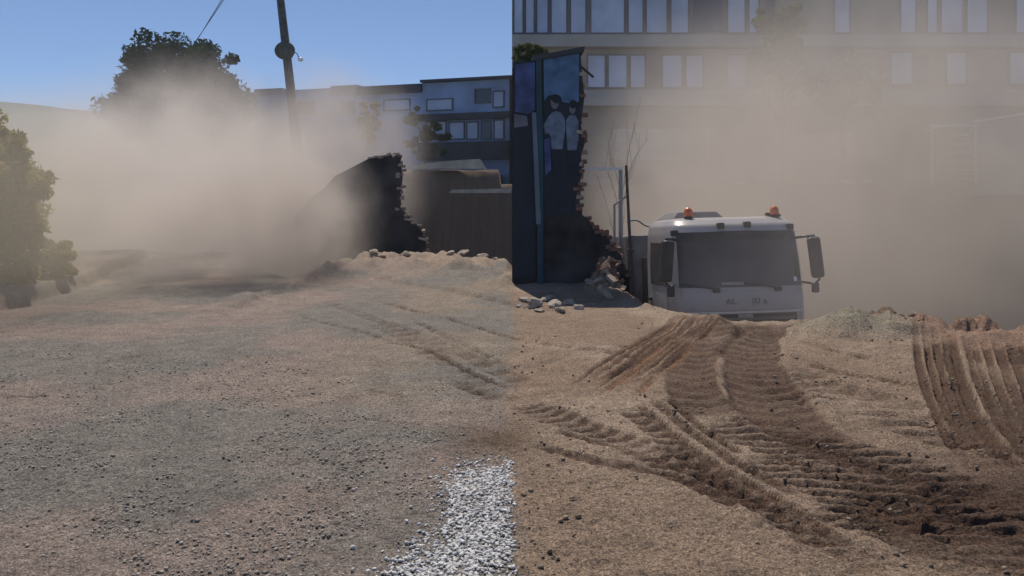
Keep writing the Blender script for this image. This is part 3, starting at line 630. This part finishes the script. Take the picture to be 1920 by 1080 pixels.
branch_tree('tall_bush', (ax(-60, 14.6), 14.6, .1), 2.8, .8, 33, 'taller yellow green bush behind the bush on the low bank', M['leaf_yellow'], 24000, .06, (1.6, 1.1, 1.0, 1.6), cat='bush', trunk_r=.06, clumps=120, limbs=8)
branch_tree('low_bush', (ax(95, 14.8), 14.8, .1), .6, .4, 35, 'low dusty bush at the foot of the taller yellow green bush', M['leaf_yellow'], 9000, .05, (.42, .55, .5, .42), cat='bush', trunk_r=.03, clumps=50, limbs=5)
branch_tree('slender_tree', (ax(692, 39), 39, 2.9), 3.6, .6, 41, 'yellow green slender tree in the dust before the blue building', M['leaf_yellow'], 3500, .11, (2.5, .6, .6, 1.2), trunk_r=.07, clumps=20, limbs=5)
branch_tree('leafy_shrub', (ax(800, 39.5), 39.5, 2.9), 2.8, 1.1, 43, 'dark green shrub on the terrace under the blue building', M['leaf_dark'], 4500, .11, (1.5, 1.4, .8, .9), cat='shrub', trunk_r=.06, clumps=26, limbs=5)
branch_tree('hazy_tree', (ax(1470, 39.2), 39.2, 2.2), 9.0, 1.3, 47, 'hazy tree before the tall tan building above the truck', M['leaf_olive'], 7000, .13, (7.4, 1.3, 1.2, 2.1), trunk_r=.14, clumps=34, limbs=7)
branch_tree('hazy_tree', (ax(1590, 39.0), 39.0, 2.2), 6.4, 1.6, 49, 'lower hazy tree to the right of the taller tree before the tan building', M['leaf_olive'], 6000, .13, (5.0, 2.2, 1.2, 1.5), trunk_r=.12, clumps=34, limbs=7)

# ------------------------------------------------------------------ tall tan building on the right
BY = 42.0
bt = empty('apartment_building', (0, BY, 2.0)); tag(bt, 'tall tan apartment block with pale windows behind the dust', 'building')
def bz(py): return az(py, BY) - 2.0
def bx(px): return ax(px, BY)
MB().box(0, 36, 0.0, 12, -1.5, 11.4).build('wall', M['wall_tan'], bt)
MB().box(-.0, 36.2, -.75, 0, bz(92), bz(70)).build('balcony_slab', M['slab'], bt)
MB().box(-.0, 36.2, -.55, 0, bz(200), bz(184)).build('balcony_slab', M['slab'], bt)
MB().box(0.4, 36, -.04, -.002, bz(236), bz(201)).build('dark_band', M['wall_tan'], bt)
MB().box(0, 36.4, -.5, 12.2, 11.4, 11.75).build('roof', M['slab'], bt)
def window(parent, x0, x1, z0, z1, pane_mat, fw=.07, y=0.0):
    m = MB(); d0, d1 = y - .09, y - .001
    m.box(x0, x0 + fw, d0, d1, z0, z1); m.box(x1 - fw, x1, d0, d1, z0, z1)
    m.box(x0 + fw, x1 - fw, d0, d1, z0, z0 + fw); m.box(x0 + fw, x1 - fw, d0, d1, z1 - fw, z1)
    f_ = m.build('window', M['frame'], parent)
    MB().box(x0 + fw, x1 - fw, y - .05, y - .004, z0 + fw, z1 - fw).build('pane', pane_mat, f_)
top_w = [(962,982),(984,1003),(1005,1029),(1032,1064),(1068,1100),(1106,1172),(1176,1207),(1210,1252),(1256,1292),(1362,1398),(1402,1424),(1562,1594),(1686,1718),(1736,1758),(1762,1806),(1810,1852),(1902,1930),(1950,1990),(2030,2070)]
for i, (a, b) in enumerate(top_w): window(bt, bx(a), bx(b), bz(64), bz(-8), M['blind'])
for a, b in ((1300,1356),(1436,1452)): window(bt, bx(a), bx(b), bz(60), bz(-8), M['glass_dark'])
for a, b in ((1100,1136),(1139,1177),(1180,1211),(1240,1280),(1284,1319),(1362,1400)): window(bt, bx(a), bx(b), bz(166), bz(102), M['blind'])
for a, b in ((1404,1420),(1716,1740)): window(bt, bx(a), bx(b), bz(158), bz(102), M['glass_dark'])
for a, b in ((1668,1712),(1772,1812),(1890,1925)): window(bt, bx(a), bx(b), bz(160), bz(88) - .25, M['blind'])
for a, b, c_, d_ in ((1150,1330,300,242),(1500,1600,300,250)):
    MB().box(bx(a), bx(b), -.06, -.003, bz(c_), bz(d_)).build('ground_floor_panel', M['concrete'], bt)
MB().box(0.0, 36, -.12, -.002, bz(184) + .003, bz(169)).build('parapet', M['slab'], bt)

# ------------------------------------------------------------------ long blue-grey building on the left, in its own shade
ANG = -math.atan2(5.75, 16.6)
bb = empty('long_building', (0, 46.0, 2.4), ANG); tag(bb, 'long low blue grey building in shade under the sky', 'building')
ca, sa = math.cos(-ANG), math.sin(-ANG)
def lt(px):
    k = (px - 960) / F; return 46 * k / (ca + sa * k)       # local x (negative leftwards)
def lz(py, px):
    t = -lt(px); Yp = 46 + sa * t; return az(py, Yp) - 2.4
XL = lt(425)
MB().box(XL, 0, 0, 9, -1.5, 6.12).build('wall', M['wall_shade_blue'], bb)
MB().box(lt(792), 0.1, -.35, 9.2, 6.13, 6.28).build('roof', M['wall_dark'], bb)
MB().box(lt(672), lt(792) - .005, -.30, .3, lz(176, 730), lz(161, 730)).build('parapet', M['wall_dark'], bb)
MB().box(lt(624), lt(674), -.25, .3, lz(176, 650), lz(161, 650) ).build('parapet', M['slab'], bb)
MB().box(lt(580), lt(616), 1.2, 3.0, 6.12, lz(165, 600)).build('roof_hut', M['wall_dark'], bb)
MB().box(lt(480), lt(532), -.2, .3, 5.9, lz(167, 505)).build('parapet', M['slab'], bb)
MB().box(lt(780), 0.0, -.45, 0, lz(225, 870), lz(213, 870)).build('floor_slab', M['wall_dark'], bb)
MB().box(lt(790), 0.0, -.6, 0, lz(300, 870), lz(267, 870)).build('floor_slab', M['wall_dark'], bb)
for a, b, t_, b_, pm in ((800,838,227,262,'panel_blue'),(842,872,228,262,'panel_blue'),(875,898,228,262,'panel_blue'),(902,922,226,262,'glass_dark'),(926,946,224,262,'blind'),
                         (890,920,166,194,'glass_dark'),(924,946,170,202,'panel_blue'),(800,850,185,208,'panel_blue'),(720,770,186,208,'panel_blue'),(560,590,190,215,'glass_dark'),(640,665,190,215,'glass_dark')):
    window(bb, lt(a), lt(b), lz(b_, (a + b) / 2), lz(t_, (a + b) / 2), M[pm])
MB().box(lt(958) , 0.0, -.3, -.002, 0, 6.1).build('drainpipe', M['wall_dark'], bb)

# ledge of broken concrete on the far bank, shed and stair in the dust
cs = MB().prism([(ax(772, 37), 3.02), (ax(905, 37), 3.02), (ax(912, 37), az(318, 37)), (ax(900, 37), az(298, 37)), (ax(860, 37), az(300, 37)), (ax(800, 37), az(306, 37)), (ax(775, 37), az(310, 37))], 0, .6).build('concrete_slab', M['concrete'])
cs.location.y = 37.0; tag(cs, 'broken pale concrete slab on the bank under the blue building', 'slab')
ld = MB().prism([(ax(845, 36.4), az(362, 36.4)), (ax(958, 36.4), az(362, 36.4)), (ax(958, 36.4), az(354, 36.4)), (ax(850, 36.4), az(356, 36.4))], 0, .7).build('concrete_ledge', M['concrete'])
ld.location.y = 35.4; tag(ld, 'low grey ledge across the dark pit bank', 'ledge')
SY = 36.6
sh = empty('site_shed', (ax(1826, SY), SY, 2.2)); tag(sh, 'pale shed with a sloping white roof edge in the dust at the far bank', 'shed')
MB().prism([(0, -.4), (6.5, -.4), (6.5, az(190, SY) - 2.2), (0, az(232, SY) - 2.2)], 0, 4).build('wall', M['slab'], sh)
MB().prism([(-.15, az(231, SY) - 2.2), (6.7, az(187, SY) - 2.2), (6.7, az(182, SY) - 2.2), (-.15, az(227, SY) - 2.2)], -.25, 4.2).build('roof', M['white'], sh)
st = empty('outdoor_stair', (ax(1780, SY), SY - .8, 2.2)); tag(st, 'white metal stair beside the shed in the dust', 'stair')
for k in range(6):
    MB().box(.0 + .0 * k, .85, k * .12, k * .12 + .24, .3 + .4 * k, .34 + .4 * k).build('tread', M['white'], st)
MB().box(-1.1, .95, .3, .36, az(239, SY) - 2.2, az(236, SY) - 2.2).build('handrail', M['white'], st)
for x_ in (.9, -1.05): MB().box(x_, x_ + .05, .3, .35, 0, az(239, SY) - 2.203).build('upright', M['white'], st)
for k in range(3): MB().tube([(.45, .33, 1.9 + .2 * k), (.9, .33, 2.3 + .2 * k)], .02, 5).build('brace', M['white'], st)
for i, (px, py) in enumerate(((1386,281),(1592,341),(1626,340))):
    o = MB().box(-.28, .28, -.2, .2, 0, .26).build('white_sack', M['white'], None, bevel=.09)
    o.location = (ax(px, 38), 38, 2.3 if py > 300 else 2.2); tag(o, ORD[i] + ' white sack from the left on the far bank in the dust', 'sack', 'white sacks on the far bank'); o.rotation_euler.z = .4 * i

# ------------------------------------------------------------------ leaning utility pole and cables
PY = 33.0
pb = at(604, 420, PY); pt = at(503, -205, PY)
pole = empty('utility_pole', (pb.x, PY, gz(pb.x, PY))); tag(pole, 'dark leaning utility pole rising out of the dust', 'pole')
o0 = Vector((pb.x, PY, gz(pb.x, PY) - .4)) - pole.location; o1 = pt - pole.location
MB().tube([o0, o0.lerp(o1, .5), o1], [.27, .20, .13], 10).build('shaft', M['wood'], pole, smooth_shade=True)
def on_pole(py): return o0.lerp(o1, (pb.y * 0 + az(py, PY) - (o0.z + pole.location.z)) / (o1.z - o0.z))
c_ = on_pole(96)
m = MB()
for k in range(5):
    r_ = .24 + .02 * k
    m.tube([c_ + Vector((-.02 + r_ * 1.15 * math.cos(t), -.2 + .012 * k, .0 + r_ * 1.0 * math.sin(t))) for t in np.linspace(0, 6.28, 22)], .06, 6)
m.build('cable_coil', M['coil'], pole, smooth_shade=True)
MB().box(-.24, .24, -.27, .16, -.26, .28, Matrix.Translation(c_)).build('junction_box', M['coil'], pole, bevel=.05)
MB().tube(catmull([c_ + Vector((.12, -.1, -.02)), c_ + Vector((.45, -.12, -.1)), c_ + Vector((.56, -.12, -.36)), c_ + Vector((.64, -.12, -.40))], 6), .018, 6).build('bracket', M['cable'], pole)
bm = bmesh.new(); bmesh.ops.create_uvsphere(bm, u_segments=10, v_segments=8, radius=.11)
me = bpy.data.meshes.new('insulator'); bm.to_mesh(me); bm.free(); me.materials.append(M['ceramic'])
io = bpy.data.objects.new('insulator', me); col.objects.link(io); io.parent = pole; io.location = c_ + Vector((.62, -.12, -.36)); io.scale = (1, 1, .8)
MB().tube([c_ + Vector((.05, -.16, .1)), c_ + Vector((.10, -.16, -.9)), c_ + Vector((.2, -.15, -1.5))], .022, 6).build('down_cable', M['cable'], pole)
ct = on_pole(-185)
MB().box(-.2, 1.1, -.08, .08, -.08, .08, Matrix.Translation(ct)).build('crossarm', M['wood'], pole)
for dx in (0, 1):
    a = at(352 - 3 * dx, 103, 62); b = pole.location + ct + Vector((.45 + .35 * dx, 0, .12))
    pts = [a.lerp(b, t) - Vector((0, 0, .12 * math.sin(math.pi * t))) for t in np.linspace(-.4, 1, 24)]
    c = MB().tube(pts, .022, 6).build('overhead_cable', M['cable'])
    tag(c, ('left' if dx == 0 else 'right') + ' one of the two dark overhead cables above the broad tree', 'cable', 'overhead cables')

# ------------------------------------------------------------------ truck climbing out of the pit
tr = empty('tipper_truck', (ax(1402, 12.6), 12.6, -1.58), R(4), 0, R(-1.2)); tag(tr, 'pale tipper truck with amber beacons climbing out of the pit', 'truck')
tr.rotation_euler.x = R(-3)
LV = [(.42, 1.06, .06, 2.1), (.7, 1.08, .02, 2.12), (1.2, 1.10, .0, 2.14), (1.6, 1.10, .0, 2.15), (1.86, 1.10, .02, 2.15), (2.3, 1.095, .09, 2.14), (2.72, 1.075, .18, 2.12), (2.86, 1.05, .26, 2.08), (2.95, .98, .42, 2.0), (2.985, .82, .62, 1.9)]
EXP = 7.0
def lv(z):
    zs = [l[0] for l in LV]; return [float(np.interp(z, zs, [l[i] for l in LV])) for i in (1, 2, 3)]
def front(x, z, off=0.0):
    w, y0, y1 = lv(z); cy, d = (y0 + y1) / 2, (y1 - y0) / 2
    t = min(.9995, abs(x) / w); return Vector((x, cy - d * (1 - t ** EXP) ** (1 / EXP) - off - 0.05 * (1 - t * t) , z))
def side(sg, y, z, off=0.0):
    w, y0, y1 = lv(z); cy, d = (y0 + y1) / 2, (y1 - y0) / 2
    t = min(.9995, abs(y - cy) / d); return Vector((sg * (w * (1 - t ** EXP) ** (1 / EXP) + off), y, z))
m = MB(); NR = 72; V = []; Fs = []
zs = []
for i in range(len(LV) - 1): zs += list(np.linspace(LV[i][0], LV[i + 1][0], 4, endpoint=False))
zs.append(LV[-1][0])
for z in zs:
    w, y0, y1 = lv(z); cy, d = (y0 + y1) / 2, (y1 - y0) / 2
    for k in range(NR):
        t = 2 * math.pi * k / NR; c_t, s_t = math.cos(t), math.sin(t)
        x = w * math.copysign(abs(c_t) ** (2 / EXP), c_t); y = cy + d * math.copysign(abs(s_t) ** (2 / EXP), s_t)
        if y < cy: y -= 0.05 * (1 - (x / w) ** 2)
        V.append((x, y, z))
for i in range(len(zs) - 1):
    for k in range(NR): Fs.append((i * NR + k, i * NR + (k + 1) % NR, (i + 1) * NR + (k + 1) % NR, (i + 1) * NR + k))
Fs.append(tuple((len(zs) - 1) * NR + k for k in range(NR))); Fs.append(tuple(range(NR - 1, -1, -1)))
m.add(V, Fs).build('cab', M['cab'], tr, smooth_shade=True)
def front_patch(name, x0, x1, z0, z1, off, mat_, parent=tr, nx=16, nz=8, taper=0.0, thick=.012, arch=0.0):
    m = MB(); V = []; Fs = []
    for j in range(nz + 1):
        z = z0 + (z1 - z0) * j / nz; k = taper * (j / nz)
        for i in range(nx + 1):
            u = i / nx; x = (x0 + k) + (x1 - x0 - 2 * k) * u
            zz = z - arch * (2 * u - 1) ** 2 * (1 if j > nz / 2 else 0) * (2 * j / nz - 1)
            V.append(front(x, zz, off))
    n = len(V); V += [v + Vector((0, thick, 0)) for v in V]
    w_ = nx + 1
    for j in range(nz):
        for i in range(nx):
            a = j * w_ + i; Fs.append((a, a + 1, a + w_ + 1, a + w_)); Fs.append((n + a + w_, n + a + w_ + 1, n + a + 1, n + a))
    rim_ = [i for i in range(w_)] + [j * w_ + nx for j in range(1, nz + 1)] + [nz * w_ + i for i in range(nx - 1, -1, -1)] + [j * w_ for j in range(nz - 1, 0, -1)]
    for a, b in zip(rim_, rim_[1:] + rim_[:1]): Fs.append((b, a, n + a, n + b))
    return m.add(V, Fs).build(name, mat_, parent, smooth_shade=False)
def side_patch(name, sg, y0, y1, z0, z1, off, mat_, parent=tr, slope=0.0):
    m = MB(); V = []; Fs = []; nx, nz = 8, 6
    for j in range(nz + 1):
        z = z0 + (z1 - z0) * j / nz
        for i in range(nx + 1): V.append(side(sg, y0 + slope * (j / nz) + (y1 - y0 - slope * (j / nz)) * i / nx, z, off))
    w_ = nx + 1; n = len(V); V += [v - Vector((sg * .02, 0, 0)) for v in V]
    for j in range(nz):
        for i in range(nx):
            a = j * w_ + i; Fs.append((a, a + 1, a + w_ + 1, a + w_)); Fs.append((n + a + w_, n + a + w_ + 1, n + a + 1, n + a))
    return m.add(V, Fs).build(name, mat_, parent, smooth_shade=False)
ws = front_patch('windscreen', -1.0, 1.0, 1.865, 2.755, .012, M['windscreen'], taper=.02, arch=.04)
front_patch('shade_band', -.97, .97, 2.62, 2.745, .020, M['black'], ws, nz=2, taper=.01, thick=.006)
front_patch('dashboard_paper', -.36, -.0, 1.90, 1.945, .019, M['slab'], ws, nx=4, nz=1, thick=.004)
front_patch('painted_glare', .84, .90, 1.93, 2.0, .019, M['ceramic'], ws, nx=2, nz=2, thick=.004)  # white glare on the glass, painted as a small bright patch
for x0 in (-.45, .55):
    MB().tube([front(x0, 1.83, .05), front(x0 - .12, 1.86, .06), front(x0 - .55, 1.93, .05)], .012, 5).build('wiper', M['black'], tr)
    MB().box(-.05, .05, -.04, .02, -.04, .03, Matrix.Translation(front(x0, 1.825, .02))).build('wiper_pivot', M['black'], tr)
front_patch('front_flap', -.96, .98, 1.50, 1.80, .014, M['cab'], nz=4)
front_patch('chrome_strip', -.93, .95, 1.455, 1.485, .02, M['white'], nz=1)
g = front_patch('grille', -.86, .86, 1.02, 1.44, .010, M['black'], nz=3)
for k in range(4): front_patch('slat', -.82, .82, 1.06 + .095 * k, 1.10 + .095 * k, .03, M['tipper'], g, nz=1, thick=.02)
front_patch('badge', -.12, .12, 1.34, 1.44, .024, M['rim'], g, nx=4, nz=2)
front_patch('bumper', -1.03, 1.03, .48, .98, .05, M['tipper'], nz=4, thick=.05)
for sg in (-1, 1):
    hl = front_patch('headlight', sg * .68 - .2, sg * .68 + .2, .68, .92, .062, M['black'], nx=6, nz=3)
    front_patch('lens', sg * .68 - .16, sg * .68 + .16, .72, .88, .072, M['ceramic'], hl, nx=6, nz=2)
    front_patch('corner_panel', sg * 1.0 - .055, sg * 1.0 + .055, 1.1, 1.78, .010, M['cab'], nx=3, nz=4)
    dw = side_patch('door', sg, .42, 1.72, .95, 2.68, .006, M['cab'], slope=.12)
    side_patch('side_window', sg, .50, 1.52, 1.86, 2.58, .016, M['windscreen'], dw, slope=.14)
    MB().box(-.02, .02, -.10, .10, -.025, .025, Matrix.Translation(side(sg, 1.55, 1.6, .03))).build('door_handle', M['black'], dw)
    a = side(sg, .25, 2.62, 0); mc = Vector((sg * 1.215, .02, 2.30))
    MB().tube(catmull([a, a + Vector((sg * .10, -.16, .02)), mc + Vector((0, -.01, .34))], 6), .026, 6).build('mirror_arm', M['black'], tr)
    mh = MB().box(-.10, .10, -.08, .08, -.33, .33).build('mirror', M['black'], tr, bevel=.05)
    mh.location = mc; mh.rotation_euler = (R(2), R(-5 * sg), R(-14 * sg))
    gl = MB().box(-.08, .08, .082, .088, -.28, .28).build('mirror_glass', M['windscreen'], mh)
    MB().box(-.05, .05, -.05, .05, -.08, .08, Matrix.Translation(Vector((sg * 1.17, -.02, 1.82)))).build('kerb_mirror', M['black'], tr, bevel=.02)
    MB().tube([(sg * 1.25, -.02, 1.96), (sg * 1.17, -.02, 1.88), side(sg, .25, 1.9)], .02, 5).build('mirror_arm', M['black'], tr)
    MB().box(sg * .96 - .12, sg * .96 + .12, 2.18, 2.32, .3, 2.3).build('rear_stay', M['black'], tr)
for x in (-.68, .78):
    b_ = empty('beacon', (x, .55, 2.95)); b_.parent = tr
    MB().tube([(0, 0, -.03), (0, 0, .06)], [.075, .07], 12).build('beacon_base', M['black'], b_)
    MB().tube([(0, 0, .062), (0, 0, .10), (0, 0, .16), (0, 0, .195), (0, 0, .21)], [.074, .078, .07, .045, .01], 14).build('lens', M['amber'], b_, smooth_shade=True)
for x, z in ((-.27, 2.84), (.17, 2.85), (.9, 2.80), (-1.0, 2.74)):
    MB().box(-.055, .055, -.05, .06, -.045, .05, Matrix.Translation(front(x, z, .02))).build('marker_lamp', M['black'], tr, bevel=.015)
MB().tube([(.66, .6, 3.02), (.95, .75, 3.0)], .03, 6).build('roof_horn', M['black'], tr)
MB().add([(-.88,.9,2.97),(.06,.9,2.97),(.06,1.9,2.97),(-.88,1.9,2.97),(-.74,1.0,3.10),(-.06,1.0,3.10),(-.06,1.8,3.10),(-.74,1.8,3.10)],
         [(0,3,2,1),(4,5,6,7),(0,1,5,4),(1,2,6,5),(2,3,7,6),(3,0,4,7)]).build('roof_hatch', M['tipper'], tr, bevel=.02)
tp = MB().box(-1.15, 1.15, 2.75, 7.2, 1.15, 2.72).build('tipper_body', M['tipper'], tr, bevel=.04)
for k in range(6): MB().box(-1.19, -1.152, 2.9 + .78 * k, 3.0 + .78 * k, 1.2, 2.66).build('rib', M['tipper'], tp)
for k in range(6): MB().box(1.152, 1.19, 2.9 + .78 * k, 3.0 + .78 * k, 1.2, 2.66).build('rib', M['tipper'], tp)
MB().box(-.45, .45, .6, 7.1, .75, 1.1).build('chassis', M['black'], tr)
for yw in (1.35, 4.9, 6.2):
    for sg in (-1, 1):
        wh = empty('wheel', (sg * .92, yw, .5)); wh.parent = tr
        def ring_(prof):
            m = MB(); n = 24; V = []; Fs = []
            for (x, r_) in prof:
                for k in range(n): V.append((x, r_ * math.cos(6.2832 * k / n), r_ * math.sin(6.2832 * k / n)))
            q = len(prof)
            for i in range(q):
                for k in range(n): Fs.append((i * n + k, i * n + (k + 1) % n, ((i + 1) % q) * n + (k + 1) % n, ((i + 1) % q) * n + k))
            return m.add(V, Fs)
        ring_([(-.15, .3), (-.15, .46), (-.11, .5), (.11, .5), (.15, .46), (.15, .3)]).build('tyre', M['rubber'], wh)
        ring_([(-.12, .05), (-.12, .299), (.12, .299), (.12, .27), (.03, .2), (.06, .05)]).build('rim', M['rim'], wh)
def lettering(txt, x, z, size):
    cu = bpy.data.curves.new('lettering', 'FONT'); cu.body = txt; cu.size = size; cu.extrude = .003; cu.space_character = 1.15
    t0 = bpy.data.objects.new('letters', cu); col.objects.link(t0); bpy.context.view_layer.update()
    me = bpy.data.meshes.new_from_object(t0.evaluated_get(bpy.context.evaluated_depsgraph_get())); bpy.data.objects.remove(t0)
    t = bpy.data.objects.new('lettering', me); col.objects.link(t); me.materials.clear(); me.materials.append(M['tipper'])
    t.parent = tr; p = front(x + .12, z, .022); t.location = (x, p.y, z); t.rotation_euler = (R(90), 0, 0)
lettering('AL.', -.31, 1.60, .13); lettering('|U a', .11, 1.60, .13)

# ------------------------------------------------------------------ dust clouds and haze
def dust(name, loc, half, dens, label, ns=1.6, seed=0.0, colr=(0.81, 0.735, 0.66), aniso=0.35, cut=0.42, sharp=0.25, step=1.0, floor=0.06):
    bm = bmesh.new(); bmesh.ops.create_icosphere(bm, subdivisions=3, radius=1.05)
    me = bpy.data.meshes.new(name); bm.to_mesh(me); bm.free()
    o = bpy.data.objects.new(name, me); col.objects.link(o); o.location = loc; o.scale = half
    m = bpy.data.materials.new('dust'); m.use_nodes = True; nt = m.node_tree; n = nt.nodes; n.clear(); Lk = nt.links.new
    out = n.new('ShaderNodeOutputMaterial'); pv = n.new('ShaderNodeVolumePrincipled')
    pv.inputs['Color'].default_value = (*colr, 1); pv.inputs['Anisotropy'].default_value = aniso
    tc = n.new('ShaderNodeTexCoord')
    ln = n.new('ShaderNodeVectorMath'); ln.operation = 'LENGTH'; Lk(tc.outputs['Object'], ln.inputs[0])
    inv = n.new('ShaderNodeMapRange'); inv.interpolation_type = 'SMOOTHSTEP'
    inv.inputs[1].default_value = 1.0; inv.inputs[2].default_value = sharp; inv.inputs[3].default_value = 0; inv.inputs[4].default_value = 1
    Lk(ln.outputs['Value'], inv.inputs[0])
    mp = n.new('ShaderNodeMapping'); mp.inputs['Scale'].default_value = half; mp.inputs['Location'].default_value = (seed, seed * 1.7, -seed)
    Lk(tc.outputs['Object'], mp.inputs['Vector'])
    nz = n.new('ShaderNodeTexNoise'); nz.inputs['Scale'].default_value = ns / 10; nz.inputs['Detail'].default_value = 4; nz.inputs['Roughness'].default_value = .58
    Lk(mp.outputs[0], nz.inputs['Vector'])
    r = n.new('ShaderNodeMapRange'); r.interpolation_type = 'SMOOTHSTEP'; r.inputs[1].default_value = cut - .11; r.inputs[2].default_value = cut + .15; r.inputs[3].default_value = floor; r.inputs[4].default_value = 1
    Lk(nz.outputs['Fac'], r.inputs[0])
    m1 = n.new('ShaderNodeMath'); m1.operation = 'MULTIPLY'; Lk(inv.outputs[0], m1.inputs[0]); Lk(r.outputs[0], m1.inputs[1])
    m2 = n.new('ShaderNodeMath'); m2.operation = 'MULTIPLY'; Lk(m1.outputs[0], m2.inputs[0]); m2.inputs[1].default_value = dens
    Lk(m2.outputs[0], pv.inputs['Density']); Lk(pv.outputs[0], out.inputs['Volume'])
    m.cycles.volume_step_rate = step
    me.materials.append(m); o.visible_shadow = True
    return tag(o, label, kind='stuff')
dust('dust_cloud', (4.3, 12.4, .5), (2.6, 3.6, 2.2), 0.10, 'light veil of dust hanging round the truck cab', 5.0, 61.0, floor=.3)
DL = (.86, .795, .73)
dust('dust_cloud', (14.5, 26, 1.9), (14, 12.0, 9.6), 0.12, 'thick tan dust filling the pit behind the truck', 4.0, 3.0, floor=.22)
dust('dust_cloud', (5.9, 21.5, 1.2), (5.2, 10.4, 6.0), 0.135, 'thinner tan dust between the dark wall and the truck', 4.5, 5.0, floor=.15)
dust('dust_cloud', (10.0, 36, 6.5), (12, 5.0, 6.0), 0.04, 'wisps of dust rising along the tan building', 3.6, 51.0, floor=.1)
dust('dust_cloud', (-11.4, 24.5, 1.2), (5.4, 10.5, 4.4), 0.42, 'pale dust plume rolling under the broad tree', 5.5, 11.0, DL, sharp=.3, cut=.48, floor=.03)
dust('dust_cloud', (-14.8, 36, 3.0), (7.0, 8, 6.0), 0.26, 'farther pale dust hanging before the hills', 4.0, 17.0, DL, sharp=.3, cut=.46)
dust('dust_cloud', (-5.9, 18.6, 1.0), (3.1, 5.0, 3.3), 0.85, 'thin dust drifting before the long blue building', 6.5, 23.0, (.82, .755, .69), cut=.47, floor=.03)
dust('dust_cloud', (-6.6, 29.5, 2.9), (4.3, 6.0, 4.6), 0.34, 'veil of dust along the foot of the long blue building', 5.0, 41.0, (.83, .765, .70), cut=.46, floor=.08)
dust('dust_cloud', (-8.0, 12.0, 1.2), (3.0, 4.2, 2.6), 0.20, 'faint dust hanging round the yellow green bushes', 3.0, 31.0, (.86, .78, .64))
hz = MB().box(-485, 485, -75, 575, -8, 82).build('haze', None)
m = bpy.data.materials.new('air_haze'); m.use_nodes = True; n = m.node_tree.nodes; n.clear()
out = n.new('ShaderNodeOutputMaterial'); pv = n.new('ShaderNodeVolumePrincipled')
pv.inputs['Color'].default_value = (.74, .86, 1.0, 1); pv.inputs['Density'].default_value = .0006; pv.inputs['Anisotropy'].default_value = .2
m.node_tree.links.new(pv.outputs[0], out.inputs['Volume']); hz.data.materials.append(m); tag(hz, kind='stuff')
